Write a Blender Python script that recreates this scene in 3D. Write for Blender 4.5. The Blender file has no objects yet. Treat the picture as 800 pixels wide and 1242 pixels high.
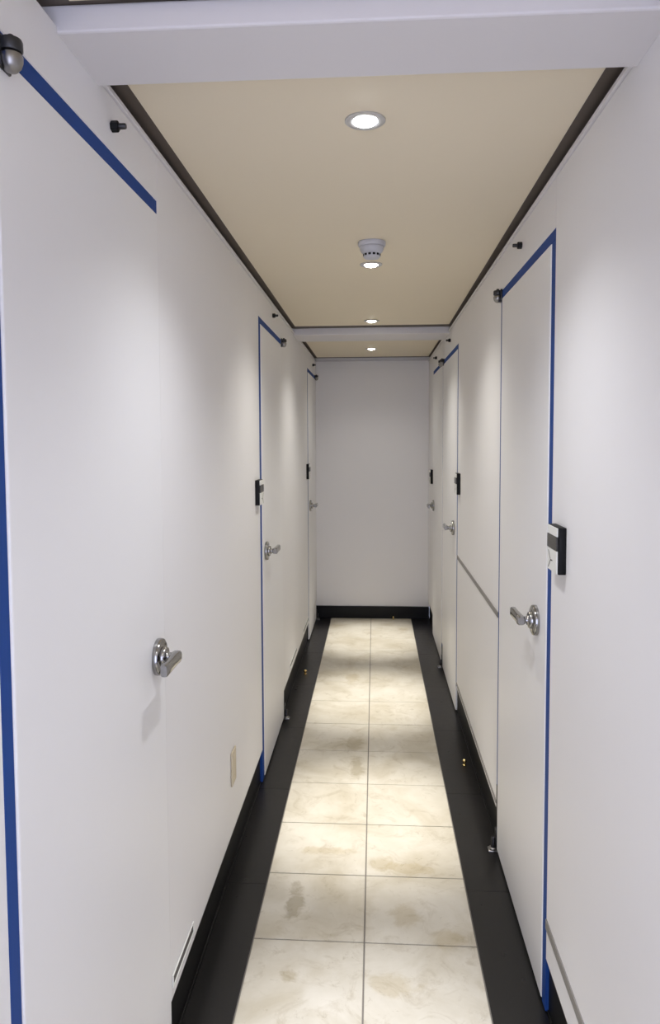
import bpy, bmesh, math
from mathutils import Vector, Matrix

S = bpy.context.scene
COL = S.collection
PI = math.pi

# ------------------------------------------------------------------ helpers
def new_obj(name, bm, m, parent=None, smooth=None):
    me = bpy.data.meshes.new(name)
    bmesh.ops.recalc_face_normals(bm, faces=bm.faces)
    if smooth:
        for f in bm.faces:
            f.smooth = True
    bm.to_mesh(me)
    bm.free()
    for x in (m if isinstance(m, (list, tuple)) else [m]):
        me.materials.append(x)
    o = bpy.data.objects.new(name, me)
    COL.objects.link(o)
    if smooth:
        me.set_sharp_from_angle(angle=math.radians(35))
    if parent is not None:
        # meshes are written in world coordinates: bring them into the parent's frame
        off = Vector((0, 0, 0))
        p = parent
        while p is not None:
            off += p.location
            p = p.parent
        me.transform(Matrix.Translation(-off))
        o.parent = parent
    return o

def center(o):
    """move a mesh object's origin to the middle of its mesh"""
    vs = [v.co for v in o.data.vertices]
    c = Vector([(min(v[i] for v in vs) + max(v[i] for v in vs)) / 2 for i in range(3)])
    o.data.transform(Matrix.Translation(-c))
    o.location = o.location + c
    return o

def tag(o, label=None, cat=None, group=None, kind=None):
    if label: o['label'] = label
    if cat: o['category'] = cat
    if group: o['group'] = group
    if kind: o['kind'] = kind
    return o

def empty(name, loc):
    o = bpy.data.objects.new(name, None)
    o.empty_display_size = .05
    COL.objects.link(o)
    o.location = loc
    return o

def box(bm, x0, x1, y0, y1, z0, z1, bev=0, seg=2, mat=0):
    x0, x1 = min(x0, x1), max(x0, x1)
    y0, y1 = min(y0, y1), max(y0, y1)
    g = bmesh.ops.create_cube(bm, size=1)
    vs = g['verts']
    for v in vs:
        v.co = Vector((x0 + (v.co.x + .5) * (x1 - x0), y0 + (v.co.y + .5) * (y1 - y0), z0 + (v.co.z + .5) * (z1 - z0)))
    fs = set(f for v in vs for f in v.link_faces)
    for f in fs:
        f.material_index = mat
    if bev:
        es = list(set(e for v in vs for e in v.link_edges))
        r = bmesh.ops.bevel(bm, geom=es, offset=bev, segments=seg, profile=.5, affect='EDGES')
        for f in r['faces']:
            f.material_index = mat

def lathe(bm, prof, origin, axis, n=32, cap=True, squash=None, mat=0):
    """prof: list of (radius, height along axis)"""
    a = Vector(axis).normalized()
    u = a.orthogonal().normalized()
    w = a.cross(u)
    o = Vector(origin)
    rings = []
    for r, h in prof:
        if r < 1e-6:
            rings.append([bm.verts.new(o + a * h)])
        else:
            rings.append([bm.verts.new(o + a * h + (u * math.cos(t) + w * math.sin(t)) * r)
                          for t in [2 * PI * i / n for i in range(n)]])
    for A, B in zip(rings, rings[1:]):
        for i in range(n):
            j = (i + 1) % n
            if len(A) == 1 and len(B) == 1: continue
            if len(A) == 1: f = bm.faces.new((A[0], B[i], B[j]))
            elif len(B) == 1: f = bm.faces.new((A[i], A[j], B[0]))
            else: f = bm.faces.new((A[i], A[j], B[j], B[i]))
            f.material_index = mat
    if cap:
        for R in (rings[0], rings[-1]):
            if len(R) > 1:
                f = bm.faces.new(R); f.material_index = mat

# ------------------------------------------------------------------ materials
def mat(name, col, rough=.5, metal=0., spec=.5, bump=0., bscale=60., var=0., vscale=3., rvar=0.):
    m = bpy.data.materials.new(name); m.use_nodes = True
    nt = m.node_tree; N = nt.nodes; L = nt.links
    b = N['Principled BSDF']
    b.inputs['Base Color'].default_value = (*col, 1)
    b.inputs['Roughness'].default_value = rough
    b.inputs['Metallic'].default_value = metal
    b.inputs['Specular IOR Level'].default_value = spec
    tc = N.new('ShaderNodeTexCoord')
    if bump or rvar or var:
        nz = N.new('ShaderNodeTexNoise'); nz.inputs['Scale'].default_value = bscale; nz.inputs['Detail'].default_value = 3
        L.new(tc.outputs['Object'], nz.inputs['Vector'])
    if bump:
        bp = N.new('ShaderNodeBump'); bp.inputs['Strength'].default_value = bump; bp.inputs['Distance'].default_value = .002
        L.new(nz.outputs['Fac'], bp.inputs['Height']); L.new(bp.outputs['Normal'], b.inputs['Normal'])
    if var:
        n2 = N.new('ShaderNodeTexNoise'); n2.inputs['Scale'].default_value = vscale; n2.inputs['Detail'].default_value = 4
        L.new(tc.outputs['Object'], n2.inputs['Vector'])
        mx = N.new('ShaderNodeMix'); mx.data_type = 'RGBA'
        mx.inputs['A'].default_value = (*[c * (1 - var) for c in col], 1)
        mx.inputs['B'].default_value = (*[min(1, c * (1 + var)) for c in col], 1)
        L.new(n2.outputs['Fac'], mx.inputs['Factor']); L.new(mx.outputs['Result'], b.inputs['Base Color'])
    if rvar:
        mr = N.new('ShaderNodeMapRange')
        mr.inputs['To Min'].default_value = max(0, rough - rvar); mr.inputs['To Max'].default_value = rough + rvar
        L.new(nz.outputs['Fac'], mr.inputs['Value']); L.new(mr.outputs['Result'], b.inputs['Roughness'])
    return m

def emis(name, col, strength):
    m = bpy.data.materials.new(name); m.use_nodes = True
    b = m.node_tree.nodes['Principled BSDF']
    b.inputs['Base Color'].default_value = (*col, 1)
    b.inputs['Emission Color'].default_value = (*col, 1)
    b.inputs['Emission Strength'].default_value = strength
    return m

M = {}
M['wall'] = mat('white wall laminate', (.83, .815, .815), .5, bump=.04, bscale=25, var=.012, vscale=1.5)
M['door'] = mat('white door laminate', (.84, .83, .83), .42, bump=.03, bscale=25, var=.01, vscale=1.2)
M['beam'] = mat('white painted beam', (.73, .705, .71), .55, bump=.05, bscale=30)
M['ceil'] = mat('beige ceiling board', (.83, .735, .56), .6, bump=.05, bscale=80, var=.03, vscale=1.8)
M['black'] = mat('black baseboard', (.0035, .0035, .0035), .4, spec=.2, bump=.05, bscale=40)
M['reveal'] = mat('dark brown reveal strip', (.11, .088, .072), .6, var=.3, vscale=8)
M['blue'] = mat('blue edge strip', (.016, .060, .25), .6, spec=.15, bump=.06, bscale=30, var=.15, vscale=4)
M['border'] = mat('polished black border tile', (.008, .0072, .007), .30, spec=.38, bump=.02, bscale=30, var=.25, vscale=6, rvar=.06)
M['grout'] = mat('grey grout', (.20, .18, .155), .8)
M['chrome'] = mat('polished chrome', (.33, .325, .32), .14, 1., rvar=.05)
M['steel'] = mat('dull steel', (.30, .29, .28), .32, 1., rvar=.08, bump=.05, bscale=200)
M['gunmetal'] = mat('dark gunmetal', (.045, .044, .046), .38, .6, bump=.08, bscale=150)
M['blackplastic'] = mat('black plastic', (.004, .004, .0045), .5, spec=.2)
M['bandplastic'] = mat('charcoal plastic', (.030, .029, .028), .3)
M['plate'] = mat('white plastic face', (.80, .80, .76), .4)
M['ink'] = mat('brown printed mark', (.06, .045, .035), .6)
M['grey'] = mat('grey metal seam strip', (.27, .255, .24), .45, .2, var=.15, vscale=12)
M['slot'] = mat('grey vent slot', (.07, .065, .06), .5)
M['beige'] = mat('beige wall plate', (.62, .54, .40), .45)
M['brass'] = mat('polished brass', (.90, .68, .30), .22, 1.)
M['whiteplastic'] = mat('white detector plastic', (.56, .56, .60), .45)
M['hole'] = mat('dark vent hole', (.01, .01, .01), .8)
M['ring'] = mat('brushed aluminium ring', (.62, .62, .64), .35, .8)

def floor_mat():
    m = bpy.data.materials.new('mottled beige floor tile'); m.use_nodes = True
    nt = m.node_tree; N = nt.nodes; L = nt.links
    b = N['Principled BSDF']; b.inputs['Roughness'].default_value = .42
    b.inputs['Specular IOR Level'].default_value = .4
    tc = N.new('ShaderNodeTexCoord')
    def noise(scale, detail=5, dist=0., rough=.55):
        n = N.new('ShaderNodeTexNoise'); n.inputs['Scale'].default_value = scale; n.inputs['Detail'].default_value = detail
        n.inputs['Distortion'].default_value = dist; n.inputs['Roughness'].default_value = rough
        L.new(tc.outputs['Object'], n.inputs['Vector']); return n
    def ramp(src, stops):
        r = N.new('ShaderNodeValToRGB'); e = r.color_ramp.elements
        e[0].position, e[0].color = stops[0][0], (*stops[0][1], 1)
        e[1].position, e[1].color = stops[1][0], (*stops[1][1], 1)
        for p, c in stops[2:]:
            q = e.new(p); q.color = (*c, 1)
        L.new(src, r.inputs['Fac']); return r
    def mult(a, bb, fac=1.):
        x = N.new('ShaderNodeMix'); x.data_type = 'RGBA'; x.blend_type = 'MULTIPLY'
        x.inputs['Factor'].default_value = fac
        L.new(a, x.inputs['A']); L.new(bb, x.inputs['B']); return x.outputs['Result']
    base = ramp(noise(5, 6).outputs['Fac'], [(.3, (.53, .487, .40)), (.7, (.635, .595, .515))])
    # veins and scuffs
    v = ramp(noise(9, 8, 1.2, .7).outputs['Fac'], [(.32, (.70, .65, .57)), (.47, (1, 1, 1))])
    c = mult(base.outputs['Color'], v.outputs['Color'], .6)
    s = ramp(noise(26, 6, .6, .75).outputs['Fac'], [(.30, (.60, .55, .47)), (.40, (1, 1, 1))])
    c = mult(c, s.outputs['Color'], .55)
    bl = ramp(noise(3.6, 5, .8, .6).outputs['Fac'], [(.34, (.80, .765, .69)), (.56, (1, 1, 1))])
    c = mult(c, bl.outputs['Color'], .8)
    # individual worn patches, each at its own place (x, y, radius x, radius y, depth)
    wob = noise(14, 5, .5, .7)
    for px, py, rx, ry, k in STAINS:
        mp = N.new('ShaderNodeMapping')
        mp.inputs['Location'].default_value = (-px / rx, -py / ry, 0)
        mp.inputs['Scale'].default_value = (1 / rx, 1 / ry, 0)
        L.new(tc.outputs['Object'], mp.inputs['Vector'])
        ln = N.new('ShaderNodeVectorMath'); ln.operation = 'LENGTH'; L.new(mp.outputs['Vector'], ln.inputs[0])
        ma = N.new('ShaderNodeMath'); ma.operation = 'MULTIPLY_ADD'
        L.new(wob.outputs['Fac'], ma.inputs[0]); ma.inputs[1].default_value = 2.6; 
        sb = N.new('ShaderNodeMath'); sb.operation = 'SUBTRACT'; L.new(ln.outputs['Value'], sb.inputs[0]); sb.inputs[1].default_value = 1.3
        L.new(sb.outputs['Value'], ma.inputs[2])
        q = 1 - k
        r = ramp(ma.outputs['Value'], [(.55, (q, q * .955, q * .86)), (1.0, (1, 1, 1))])
        c = mult(c, r.outputs['Color'])
    L.new(c, b.inputs['Base Color'])
    bp = N.new('ShaderNodeBump'); bp.inputs['Strength'].default_value = .05; bp.inputs['Distance'].default_value = .002
    L.new(noise(40, 4).outputs['Fac'], bp.inputs['Height']); L.new(bp.outputs['Normal'], b.inputs['Normal'])
    return m

STAINS = [(-.262, 2.30, .034, .10, .30), (.10, 2.25, .06, .06, .14), (-.085, 3.30, .04, .12, .25),
          (-.10, 3.55, .05, .10, .22), (-.17, 2.60, .11, .03, .12), (.12, 2.50, .10, .04, .12),
          (.03, 2.52, .05, .06, .14), (.22, 2.15, .06, .05, .10), (-.24, 1.97, .03, .03, .2), (.05, 1.95, .08, .05, .12),
          (-.15, 4.55, .06, .12, .14), (.22, 5.75, .04, .06, .15)]
M['tile'] = floor_mat()

# ------------------------------------------------------------------ dimensions (metres; y runs down the corridor)
LX, RX = -.496, .449           # wall faces
LD, RD = -.4935, .4465           # door faces
LB, RB = -.508, .458           # baseboard faces
Y0, Y1 = -1.5, 6.13
WB, WT = .150, 2.168           # bottom and top of the white wall panels
CZ = 2.195                     # underside of the ceiling boards

# side, near edge, far edge, door head, hinge end, tops
DOORS = [
    dict(n=1, s=-1, y0=.950, y1=1.662, top=2.034, gap_n=.030, gap_f=.004, gap_t=.031, hinge='near', hy=1.598, hz=1.029),
    dict(n=2, s=-1, y0=3.165, y1=3.850, top=2.022, gap_n=.050, gap_f=.010, gap_t=.028, hinge='far', hy=3.245),
    dict(n=3, s=-1, y0=5.400, y1=6.040, top=2.020, gap_n=.035, gap_f=.010, gap_t=.028, hinge='far', hy=5.490),
    dict(n=4, s=1, y0=1.912, y1=2.625, top=2.014, gap_n=.040, gap_f=.030, gap_t=.030, hinge='far', hy=2.020),
    dict(n=5, s=1, y0=4.010, y1=4.790, top=2.006, gap_n=.030, gap_f=.010, gap_t=.028, hinge='far', hy=4.130),
    dict(n=6, s=1, y0=4.880, y1=5.620, top=2.010, gap_n=.010, gap_f=.030, gap_t=.028, hinge='near', hy=5.525),
]

# ------------------------------------------------------------------ floor
XT0, XT1 = -.3711, .3059
T = (XT1 - XT0) / 2
bm = bmesh.new()
box(bm, -.62, .57, Y0, Y1 + .05, -.04, -.003, mat=1)
g = .0022
k0 = -14
for k in range(k0, 13):
    ya, yb = 2.116 + k * T, 2.116 + (k + 1) * T
    yb = min(yb, Y1 + .02)
    if yb - ya < .05 or ya < Y0: continue
    for j in range(2):
        xa = XT0 + j * T
        box(bm, xa + g, xa + T - g, ya + g, yb - g, -.012, 0, bev=.0012, seg=1, mat=0)
BT = 2 * T
for k in range(-6, 7):
    ya, yb = 2.388 + k * BT, min(2.388 + (k + 1) * BT, Y1 + .02)
    ya = max(ya, Y0)
    if yb - ya < .05: continue
    box(bm, -.60, XT0 - g * .6, ya + .0006, yb - .0006, -.012, 0, bev=.0006, seg=1, mat=2)
    box(bm, XT1 + g * .6, .55, ya + .0006, yb - .0006, -.012, 0, bev=.0006, seg=1, mat=2)
floor = new_obj('floor', bm, [M['tile'], M['grout'], M['border']])
tag(floor, 'beige stone tile floor with polished black borders along both walls', 'floor', kind='structure')

# ------------------------------------------------------------------ walls, baseboards
def wall(name, s, face, label):
    bm = bmesh.new()
    ds = sorted([d for d in DOORS if d['s'] == s], key=lambda d: d['y0'])
    y = Y0
    back = face + s * .05
    for d in ds:
        a, b = d['y0'] - d['gap_n'], d['y1'] + d['gap_f']
        box(bm, face, back, y, a, WB, WT, bev=.002, seg=1)
        box(bm, face, back, a, b, d['top'] + d['gap_t'], WT, bev=.0015, seg=1)
        y = b
    box(bm, face, back, y, Y1, WB, WT, bev=.002, seg=1)
    # carcass behind the panels so that no light leaks through
    box(bm, face + s * .056, face + s * .10, Y0, Y1, 0, 2.32)
    o = new_obj(name, bm, M['wall'])
    return tag(o, label, 'wall', kind='structure')
wall('wall_left', -1, LX, 'white panelled left wall of the corridor with three doors')
wall('wall_right', 1, RX, 'white panelled right wall of the corridor with three doors')

def base(name, s, face, label):
    bm = bmesh.new()
    ds = sorted([d for d in DOORS if d['s'] == s], key=lambda d: d['y0'])
    y = Y0
    def piece(a, b):
        if b - a < .01: return
        box(bm, face, face + s * .035, a, b, 0.0005, WB - .001, bev=.0015, seg=1)
        box(bm, face - s * .004, face + s * .02, a, b, 0.0005, .010, bev=.0025, seg=2)   # little toe
    for d in ds:
        piece(y, d['y0'] - d['gap_n']); y = d['y1'] + d['gap_f']
    piece(y, Y1 - .021)
    o = new_obj(name, bm, M['black'])
    return tag(o, label, 'baseboard', kind='structure')
base('baseboard_left', -1, LB, 'glossy black baseboard along the left wall')
base('baseboard_right', 1, RB, 'glossy black baseboard along the right wall')

bm = bmesh.new(); box(bm, -.62, .57, Y1, Y1 + .06, .102, 2.32, bev=0)
tag(new_obj('wall_end', bm, M['wall']), 'plain white wall closing the far end of the corridor', 'wall', kind='structure')
bm = bmesh.new(); box(bm, -.508, .458, Y1 - .020, Y1 + .05, .0005, .103, bev=.002, seg=1)
tag(new_obj('baseboard_end', bm, M['black']), 'black baseboard under the far end wall', 'baseboard', kind='structure')

# ------------------------------------------------------------------ ceiling boards, dark reveal, beams, lips
BEAM1 = (1.150, 1.324); BEAM2 = (4.475, 4.775)
SPANS = [(Y0, BEAM1[0]), (BEAM1[1], BEAM2[0]), (BEAM2[1], Y1)]
bm = bmesh.new()
for i, (a, b) in enumerate(SPANS):
    ea = .0 if i == 0 else .06
    n0 = len(bm.verts)
    box(bm, -.476, .438, a + ea, b - (.015 if i == 0 else .105), CZ, CZ + .0045, bev=.001, seg=1)
    bm.verts.ensure_lookup_table()
    for v in bm.verts[n0:]:          # the boards run very slightly out of line with the walls
        q = max(0, 4.4 - max(v.co.y, 1.3)) / 3.1
        v.co.x += q * (.007 if v.co.x < 0 else -.017)
tag(new_obj('ceiling', bm, M['ceil']), 'beige ceiling boards above the corridor', 'ceiling', kind='structure')
bm = bmesh.new()
box(bm, -.60, .56, Y0, Y1 + .05, CZ + .005, CZ + .03)
tag(new_obj('trim_1', bm, M['reveal']), 'dark brown shadow gap framing the ceiling boards', 'ceiling trim', kind='structure')
bm = bmesh.new()
for s, f in ((-1, LX), (1, RX)):
    for (a, b) in SPANS[1:]:
        box(bm, f - s * .006, f + s * .05, a, b, WT + .0005, WT + .011, bev=.0015, seg=1)
box(bm, LX + .0, RX, Y1 - .006, Y1, WT + .0005, WT + .011, bev=.001, seg=1)
tag(new_obj('trim_2', bm, M['beam']), 'thin white lip along the top of the walls', 'ceiling trim', kind='structure')
for i, (a, b) in enumerate((BEAM1, BEAM2)):
    bm = bmesh.new()
    box(bm, LX - .04, RX + .04, a, b, 2.157, CZ + .0048, bev=.004, seg=2)
    tag(new_obj('trim_%d' % (3 + i), bm, M['beam']),
        ['white boxed ceiling beam across the corridor at the top of the photo', 'white boxed ceiling beam farther down the corridor before the end wall'][i],
        'ceiling beam', kind='structure')

# ------------------------------------------------------------------ doors
DL = {1: 'white door nearest on the left, chrome lever at its far edge, blue strip on top',
      2: 'second white door on the left with blue edge strips beside a black box',
      3: 'third white door on the left, next to the far end wall',
      4: 'white door nearest on the right, blue strips on top and near edge',
      5: 'second white door on the right, beyond the grey wall seam strip',
      6: 'third white door on the right, narrowest strip next to the far end wall'}

def pivot_top(root, s, x, y, z, ydir):
    """hinge pivot at the top corner: plate, black nut above, steel barrel below"""
    cx = x - s * .0135
    p = empty('top_pivot', Vector((cx, y, z)) - root.location); p.parent = root
    def sub(name, bm, m): return new_obj(name, bm, m, p, smooth=True)
    bm = bmesh.new(); box(bm, x + s * .002, x - s * .006, y - .016, y + .016, z - .022, z + .022, bev=.002)
    sub('mounting_plate', bm, M['gunmetal'])
    bm = bmesh.new()
    lathe(bm, [(.008, .0015), (.0140, .002), (.0153, .004), (.0153, .015), (.0140, .018), (.007, .0185)], (cx, y, z), (0, 0, 1), 24)
    sub('upper_barrel', bm, M['gunmetal'])
    bm = bmesh.new()
    lathe(bm, [(.007, 0), (.0140, -.001), (.0152, -.003), (.0150, -.010), (.0128, -.017), (.008, -.0225), (.004, -.024)], (cx, y, z), (0, 0, 1), 24)
    sub('lower_barrel', bm, M['steel'])
    bm = bmesh.new()
    lathe(bm, [(.0055, .017), (.0055, .022), (.0035, .0245)], (cx, y, z), (0, 0, 1), 16)
    sub('pin', bm, M['gunmetal'])
    return p

def pivot_bottom(root, s, x, y, ydir):
    """floor shoe the door turns on"""
    p = empty('bottom_pivot', Vector((x, y, 0)) - root.location); p.parent = root
    bm = bmesh.new()
    box(bm, x + s * .004, x - s * .030, y - .017, y + .017, .0005, .007, bev=.0025)
    lathe(bm, [(.015, .007), (.015, .012), (.012, .0145), (.004, .015)], (x - s * .012, y, 0), (0, 0, 1), 24)
    new_obj('floor_shoe', bm, M['steel'], p, smooth=True)
    bm = bmesh.new()
    box(bm, x + s * .004, x - s * .005, y - .012, y + .012, .0155, .085, bev=.002)
    lathe(bm, [(.0075, .0152), (.0075, .050), (.006, .053)], (x - s * .012, y, 0), (0, 0, 1), 20)
    new_obj('lower_hinge_barrel', bm, M['gunmetal'], p, smooth=True)
    return p

def lever(root, s, x, y, z, ydir):
    """round rose, neck and lever pointing towards the hinge side"""
    h = empty('lever_handle', Vector((x, y, z)) - root.location); h.parent = root
    ax = (-s, 0, 0)
    o = (x, y, z)
    bm = bmesh.new()
    lathe(bm, [(.0415, 0.0003), (.042, .003), (.042, .009), (.0405, .0122), (.038, .0135), (.027, .0140), (.0238, .0145), (.0235, .020), (.0215, .0228), (.012, .0235)], o, ax, 48)
    new_obj('rose', bm, M['chrome'], h, smooth=True)
    bm = bmesh.new()
    lathe(bm, [(.0125, .0232), (.0115, .025), (.0105, .029), (.0105, .036), (.012, .040)], o, ax, 28)
    new_obj('neck', bm, M['chrome'], h, smooth=True)
    bm = bmesh.new()
    # lever: rounded bar swept along y, swelling slightly at the elbow, tip cut square
    secs = [(-.014, .0095, .0085, .044), (-.010, .0125, .0105, .044), (.0, .0138, .0112, .044), (.018, .0134, .0098, .0440),
            (.05, .0134, .0092, .045), (.08, .0138, .0090, .0455), (.100, .0138, .0088, .0455), (.104, .0122, .0070, .0455)]
    rings = []
    n = 20
    for t, hz, hx, off in secs:
        ring = []
        for i in range(n):
            a = 2 * PI * i / n
            c, q = math.cos(a), math.sin(a)
            e = .55                                   # squarish super-ellipse
            cx = math.copysign(abs(c) ** e, c) * hx; cz = math.copysign(abs(q) ** e, q) * hz
            ring.append(bm.verts.new((x - s * (off + cx), y + ydir * t, z + cz)))
        rings.append(ring)
    for A, B in zip(rings, rings[1:]):
        for i in range(n):
            bm.faces.new((A[i], A[(i + 1) % n], B[(i + 1) % n], B[i]))
    bm.faces.new(rings[0]); bm.faces.new(rings[-1])
    new_obj('lever', bm, M['chrome'], h, smooth=True)
    bm = bmesh.new()
    lathe(bm, [(.0035, .0235), (.0035, .0245), (.002, .0248)], (x, y + .016, z - .014), ax, 14)
    new_obj('keyhole', bm, M['hole'], h)
    return h

for d in DOORS:
    s, face, wf = d['s'], (LD if d['s'] < 0 else RD), (LX if d['s'] < 0 else RX)
    y0, y1, top = d['y0'], d['y1'], d['top']
    root = empty('door_%d' % d['n'], (face + s * .02, (y0 + y1) / 2, 0))
    tag(root, DL[d['n']], 'door', kind='structure')
    bm = bmesh.new(); box(bm, face, face + s * .038, y0, y1, .010, top, bev=.0042, seg=3)
    new_obj('door_leaf', bm, M['door'], root)
    fx0, fx1 = wf + s * .0002, wf + s * .045
    ya, yb, zt = y0 - d['gap_n'], y1 + d['gap_f'], top + d['gap_t']
    def strip(a, b, z0, z1, label=None):
        bm = bmesh.new(); box(bm, fx0, fx1, a, b, z0, z1, bev=.001, seg=1)
        o = new_obj('edge_strip', bm, M['blue'], root)
        o['label'] = 'blue edge strip'
    strip(ya + .0005, yb - .0005, top + .001, zt - .0005)
    low = .004 if d['n'] in (1, 2, 4, 6) else .1505
    strip(ya + .0005, y0 - .001, low, top + .0005)
    if low > .1:
        bm = bmesh.new(); box(bm, fx0 + s * .008, fx1, ya + .0005, y0 - .001, .001, .150, bev=.001, seg=1)
        new_obj('base_filler', bm, M['black'], root)
    if d['gap_f'] > .006:
        strip(y1 + .001, yb - .0005, .004 if d['n'] != 4 else .165, top + .0005)
    if d['n'] == 4:      # the lower end of the hinge-side strip is black
        bm = bmesh.new(); box(bm, wf - s * .001, fx1, y1 + .001, yb - .0005, .10, .245, bev=.001, seg=1)
    if d['n'] == 5:
        bm = bmesh.new(); box(bm, wf - s * .003, fx1, y1 + .012, y1 + .050, .03, .13, bev=.001, seg=1)
    if d['n'] in (4, 5):
        new_obj('lower_hinge_cover', bm, M['black'], root)
    near = d['hinge'] == 'near'
    py = (y0 + .030 if near else y1 - .012)
    if d['n'] == 1: py = .972
    if d['n'] == 4: py = 2.650
    if d['n'] == 5: py = 4.800
    if d['n'] == 6: py = 4.900
    if d['n'] == 3: py = 6.050
    if d['n'] == 2: py = 3.880
    pivot_top(root, s, wf, py, top + (.000 if d['n'] == 1 else .012), 1)
    by = y0 + .012 if near else y1 + .012
    if d['n'] != 6:
        pivot_bottom(root, s, face, by, 1)
    lever(root, s, face, d['hy'], d.get('hz', 1.018), -1 if near else 1)

# ------------------------------------------------------------------ boxes with black and white faces beside the doors
def indicator(s, y0, y1, z0, z1, label):
    x = LX if s < 0 else RX
    root = empty('indicator_box', (x, (y0 + y1) / 2, z0))
    tag(root, label, 'door indicator', group='black and white boxes beside the doors')
    h = z1 - z0
    dpt = .022
    bm = bmesh.new(); box(bm, x + s * .0005, x - s * (dpt - .003), y0, y1, z0, z1, bev=.003, seg=3)
    new_obj('housing', bm, M['blackplastic'], root, smooth=True)
    fx = x - s * (dpt - .0035)
    def face(name, a, b, m, ex=0.):
        bm = bmesh.new(); box(bm, fx, x - s * (dpt + ex), y0 + .003, y1 - .003, z0 + a * h, z0 + b * h, bev=.0008, seg=2)
        return new_obj(name, bm, m, root)
    face('upper_label', .80, .985, M['plate'])
    face('dark_band', .50, .795, M['bandplastic'], .001)
    low = face('lower_label', .015, .495, M['plate'])
    # little printed arrow on the lower label
    bm = bmesh.new()
    xf = x - s * (dpt + .0003)
    zc = z0 + .24 * h; yc = (y0 + y1) / 2 + .012
    def stroke(p, q, w=.0035):
        (ya, za), (yb, zb) = p, q
        dy, dz = yb - ya, zb - za; L = math.hypot(dy, dz); ny, nz = -dz / L * w / 2, dy / L * w / 2
        P = [(ya + ny, za + nz), (yb + ny, zb + nz), (yb - ny, zb - nz), (ya - ny, za - nz)]
        lo = [bm.verts.new((xf + s * .0006, a, b)) for a, b in P]; hi = [bm.verts.new((xf, a, b)) for a, b in P]
        bm.faces.new(hi); bm.faces.new(lo[::-1])
        for i in range(4):
            bm.faces.new((lo[i], lo[(i + 1) % 4], hi[(i + 1) % 4], hi[i]))
    stroke((yc + .022, zc + .022), (yc, zc)); stroke((yc, zc), (yc + .022, zc - .020))
    stroke((yc + .004, zc), (yc - .018, zc + .001), .003)
    mk = new_obj('printed_arrow', bm, M['ink'], low)
    return root
indicator(1, 1.728, 1.826, 1.198, 1.310, 'black and white box on the right wall beside the nearest right door')
indicator(-1, 2.985, 3.080, 1.247, 1.352, 'black and white box on the left wall beside the second left door')
indicator(-1, 5.255, 5.350, 1.232, 1.342, 'black and white box on the left wall beside the third left door')
indicator(1, 3.855, 3.945, 1.226, 1.338, 'black and white box on the right wall beside the second right door')
indicator(1, 5.665, 5.755, 1.172, 1.282, 'small black box on the right wall nearest the far end wall')

# ------------------------------------------------------------------ black bolts over the doors
def bolt(s, y, z, label):
    x = LX if s < 0 else RX
    root = empty('wall_bolt', (x, y, z))
    tag(root, label, 'bolt', group='black bolts above the doors')
    bm = bmesh.new()
    lathe(bm, [(.010, -.001), (.0105, .002), (.0105, .012), (.009, .014), (.005, .0142)], (x, y, z), (-s, 0, 0), 6)
    new_obj('hex_nut', bm, M['blackplastic'], root)
    bm = bmesh.new()
    lathe(bm, [(.0055, .014), (.0055, .026), (.0045, .028)], (x, y, z), (-s, 0, 0), 16)
    new_obj('shank', bm, M['gunmetal'], root, smooth=True)
bolt(-1, 1.384, 2.112, 'black bolt in the left wall above the nearest left door')
bolt(-1, 3.554, 2.122, 'black bolt in the left wall above the second left door')
bolt(-1, 5.813, 2.112, 'black bolt in the left wall above the third left door')
bolt(1, 2.297, 2.110, 'black bolt in the right wall above the nearest right door')
bolt(1, 4.395, 2.104, 'black bolt in the right wall above the second right door')
bolt(1, 5.348, 2.106, 'black bolt in the right wall above the third right door')

# ------------------------------------------------------------------ seam strips on the right wall
def seam(n, s, y0, y1, z0, z1, label, zslope=0., split=None):
    x = LX if s < 0 else RX
    bm = bmesh.new()
    cuts = [y0] + ([split] if split else []) + [y1]
    for a, b in zip(cuts, cuts[1:]):
        box(bm, x + s * .002, x - s * .0035, a + .001, b - .001, z0, z1, bev=.001, seg=1)
    o = new_obj('trim_%d' % n, bm, M['grey'])
    tag(o, label, 'wall trim', kind='structure')
    return o
seam(5, 1, 2.652, 3.978, .868, .888, 'grey metal seam strip at hip height on the right wall between two doors', split=3.10)
seam(6, 1, Y0, 1.870, .236, .262, 'grey seam strip low on the right wall at the lower right corner of the photo')
seam(7, 1, 2.652, 3.978, .170, .182, 'thin grey seam strip just above the right baseboard between two doors', split=3.35)

# ------------------------------------------------------------------ vent slots low on the left wall
def vent(y0, y1, z0, z1, label):
    root = empty('vent_grille', (LX, (y0 + y1) / 2, z0))
    tag(root, label, 'vent', group='slot vents low on the left wall')
    bm = bmesh.new()
    t = .005
    box(bm, LX + .0005, LX + .004, y0, y1, z0, z0 + t, bev=.001, seg=1)
    box(bm, LX + .0005, LX + .004, y0, y1, z1 - t, z1, bev=.001, seg=1)
    box(bm, LX + .0005, LX + .004, y0, y0 + t, z0 + t, z1 - t, bev=.001, seg=1)
    box(bm, LX + .0005, LX + .004, y1 - t, y1, z0 + t, z1 - t, bev=.001, seg=1)
    new_obj('frame', bm, M['plate'], root)
    bm = bmesh.new()
    box(bm, LX + .0004, LX + .002, y0 + t, y1 - t, z0 + t, z1 - t)
    new_obj('slot', bm, M['slot'], root)
vent(1.676, 1.880, .180, .212, 'slot vent low on the left wall just past the nearest left door')
vent(4.150, 4.520, .184, .212, 'slot vent low on the left wall in the middle between second and third left doors')
vent(4.930, 5.330, .180, .206, 'slot vent low on the left wall right beside the third left door')

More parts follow.
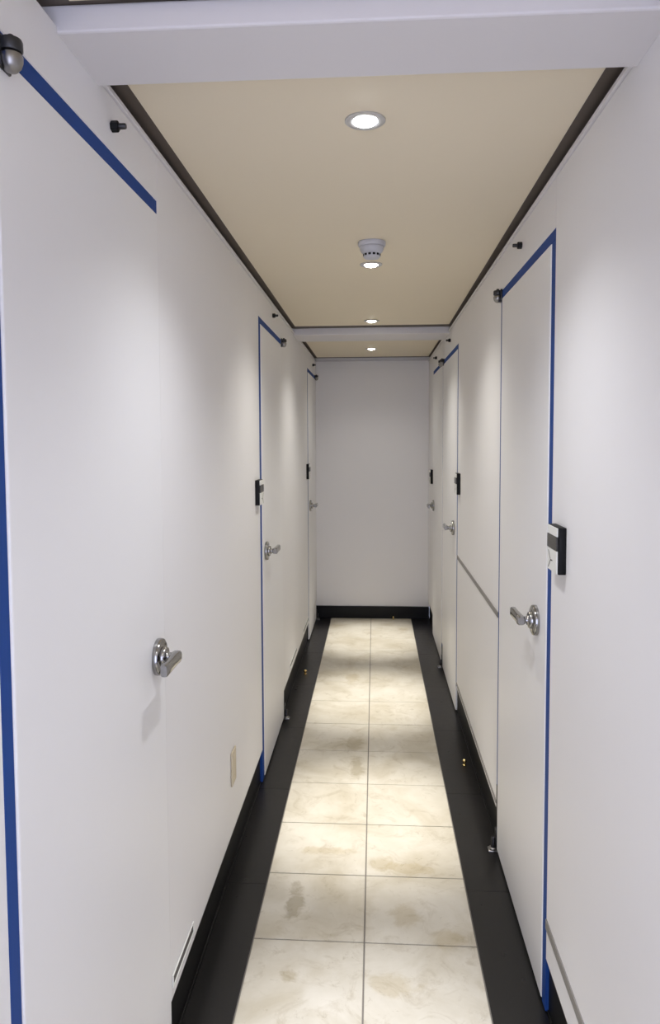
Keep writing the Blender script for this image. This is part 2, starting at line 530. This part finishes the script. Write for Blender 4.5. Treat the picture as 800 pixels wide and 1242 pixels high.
# ------------------------------------------------------------------ beige wall plate
root = empty('wall_plate', (LX, 2.450, .322))
tag(root, 'beige blank outlet plate low on the left wall before the second door', 'wall plate')
bm = bmesh.new(); box(bm, LX + .0004, LX + .006, 2.414, 2.486, .324, .442, bev=.0025, seg=3)
new_obj('plate', bm, M['beige'], root, smooth=True)
for zz in (.352, .414):
    bm = bmesh.new(); lathe(bm, [(.0035, .0055), (.0035, .0068), (.002, .0072)], (LX, 2.450, zz), (1, 0, 0), 14)
    new_obj('screw', bm, M['beige'], root)

# ------------------------------------------------------------------ brass studs on the black borders
def stud(x, y, k, label):
    bm = bmesh.new()
    lathe(bm, [(.011 * k, .0004), (.011 * k, .003), (.0065 * k, .006), (.0065 * k, .012), (.010 * k, .016), (.0115 * k, .021), (.009 * k, .027), (.004 * k, .0295), (0, .030)], (x, y, 0), (0, 0, 1), 24, cap=False)
    o = new_obj('brass_stud', bm, M['brass'], None, smooth=True)
    o.data.transform(Matrix.Translation((-x, -y, 0))); o.location = (x, y, 0)
    tag(o, label, 'floor stud', group='brass studs on the black floor border')
stud(-.452, 4.62, 1., 'small brass stud on the black border along the left wall')
stud(.416, 3.34, .85, 'small brass stud on the black border along the right wall')
stud(.155, 6.085, .7, 'tiny brass stud on the floor against the far end baseboard')

# ------------------------------------------------------------------ ceiling downlights
WARM = (.995, .97, .905); COOL = (.93, .95, 1.0)
M['lamp_cool'] = emis('cool lit lamp', (.92, .95, 1.0), 40)
M['lamp_warm'] = emis('warm lit lamp', (1.0, .96, .84), 30)
def downlight(x, y, cool, label, power, spill=1.):
    root = empty('downlight', (x, y, CZ))
    tag(root, label, 'ceiling light', group='round downlights along the ceiling')
    bm = bmesh.new()
    lathe(bm, [(.043, -.0003), (.043, -.003), (.040, -.0050), (.029, -.0050), (.0262, -.0035), (.0262, -.0004)], (x, y, CZ), (0, 0, 1), 40, cap=False)
    new_obj('trim_ring', bm, M['ring'], root, smooth=True)
    bm = bmesh.new()
    lathe(bm, [(.026, -.0005), (.025, -.004), (.020, -.0080), (.010, -.0105), (0, -.0112)], (x, y, CZ), (0, 0, 1), 32, cap=False)
    new_obj('lens', bm, M['lamp_cool' if cool else 'lamp_warm'], root, smooth=True)
    l = bpy.data.lights.new('downlight_lamp', 'SPOT')
    l.energy = power; l.color = COOL if cool else WARM
    l.spot_size = math.radians(SPOT); l.spot_blend = BLEND; l.shadow_soft_size = .013
    lo = bpy.data.objects.new('lamp', l); COL.objects.link(lo); lo.parent = root; lo.location = (0, 0, -.016)
    l2 = bpy.data.lights.new('downlight_spill', 'SPOT'); l2.spot_size = math.radians(126); l2.spot_blend = 1
    l2.energy = SPILLW * spill; l2.color = COOL if cool else WARM
    l2.shadow_soft_size = .013
    lo = bpy.data.objects.new('spill', l2); COL.objects.link(lo); lo.parent = root; lo.location = (0, 0, -.016)
SPOT, BLEND = 33, 1.
P = 168; SPILLW = 20
downlight(-.020, 1.585, True, 'bright round downlight nearest the camera in the beige ceiling', P * .78)
downlight(-.014, 2.860, False, 'round downlight right behind the smoke detector', P)
downlight(-.018, 4.200, False, 'small round downlight just before the far ceiling beam', P)
downlight(-.026, 5.480, False, 'farthest round downlight, beyond the second ceiling beam', P, .35)
downlight(-.020, .300, True, 'round downlight over the spot where the photo is taken', P)

# ------------------------------------------------------------------ smoke detector
SX, SY = -.010, 2.545
root = empty('smoke_detector', (SX, SY, CZ))
tag(root, 'white smoke detector on the ceiling in front of a downlight', 'smoke detector')
bm = bmesh.new()
lathe(bm, [(.047, -.0003), (.048, -.004), (.047, -.012), (.044, -.016), (.036, -.017)], (SX, SY, CZ), (0, 0, 1), 48)
new_obj('base', bm, M['whiteplastic'], root, smooth=True)
bm = bmesh.new()
lathe(bm, [(.041, -.0172), (.041, -.024), (.036, -.034), (.031, -.038)], (SX, SY, CZ), (0, 0, 1), 48)
new_obj('body', bm, M['whiteplastic'], root, smooth=True)
bm = bmesh.new()
lathe(bm, [(.030, -.0382), (.029, -.0395), (.029, -.050), (.024, -.055), (.010, -.057), (0, -.0572)], (SX, SY, CZ), (0, 0, 1), 40, cap=False)
new_obj('cap', bm, M['whiteplastic'], root, smooth=True)
for k in range(12):
    a = 2 * PI * (k + .5) / 12
    bm = bmesh.new()
    g = bmesh.ops.create_cube(bm, size=1)
    for v in g['verts']: v.co = Vector((v.co.x * .003, v.co.y * .0095, v.co.z * .0075))
    bmesh.ops.bevel(bm, geom=list(bm.edges), offset=.001, segments=2, affect='EDGES')
    bm.transform(Matrix.Translation((SX, SY, CZ - .0440)) @ Matrix.Rotation(a, 4, 'Z') @ Matrix.Translation((.0285, 0, 0)))
    new_obj('vent_opening', bm, M['hole'], root)

# ------------------------------------------------------------------ world: daylight at the open end behind the photographer
w = bpy.data.worlds.new('World'); S.world = w; w.use_nodes = True
bg = w.node_tree.nodes['Background']
bg.inputs['Color'].default_value = (.69, .74, 1.0, 1); bg.inputs['Strength'].default_value = 3.3

# ------------------------------------------------------------------ camera
yaw, pit, rol, f, ppx, ppy = .0631, .0599, -.0044, 882.05, 398.75, 585.92
fw = Vector((-math.sin(yaw) * math.cos(pit), math.cos(yaw) * math.cos(pit), -math.sin(pit)))
r = Vector((math.cos(yaw), math.sin(yaw), 0)); u = r.cross(fw)
r2 = r * math.cos(rol) + u * math.sin(rol); u2 = r2.cross(fw)
cam = bpy.data.cameras.new('camera'); co = bpy.data.objects.new('camera', cam); COL.objects.link(co)
co.matrix_world = Matrix(((r2.x, u2.x, -fw.x, 0), (r2.y, u2.y, -fw.y, 0), (r2.z, u2.z, -fw.z, 1.52), (0, 0, 0, 1)))
cam.sensor_fit = 'AUTO'; cam.sensor_width = 36; cam.lens = f / 1242 * 36
cam.shift_x = (400 - ppx) / 1242; cam.shift_y = (ppy - 621) / 1242
cam.clip_start = .02
S.camera = co

S.view_settings.view_transform = 'Standard'
S.view_settings.look = 'None'
S.view_settings.gamma = 1
S.view_settings.use_curve_mapping = False
S.view_settings.exposure = 0.50
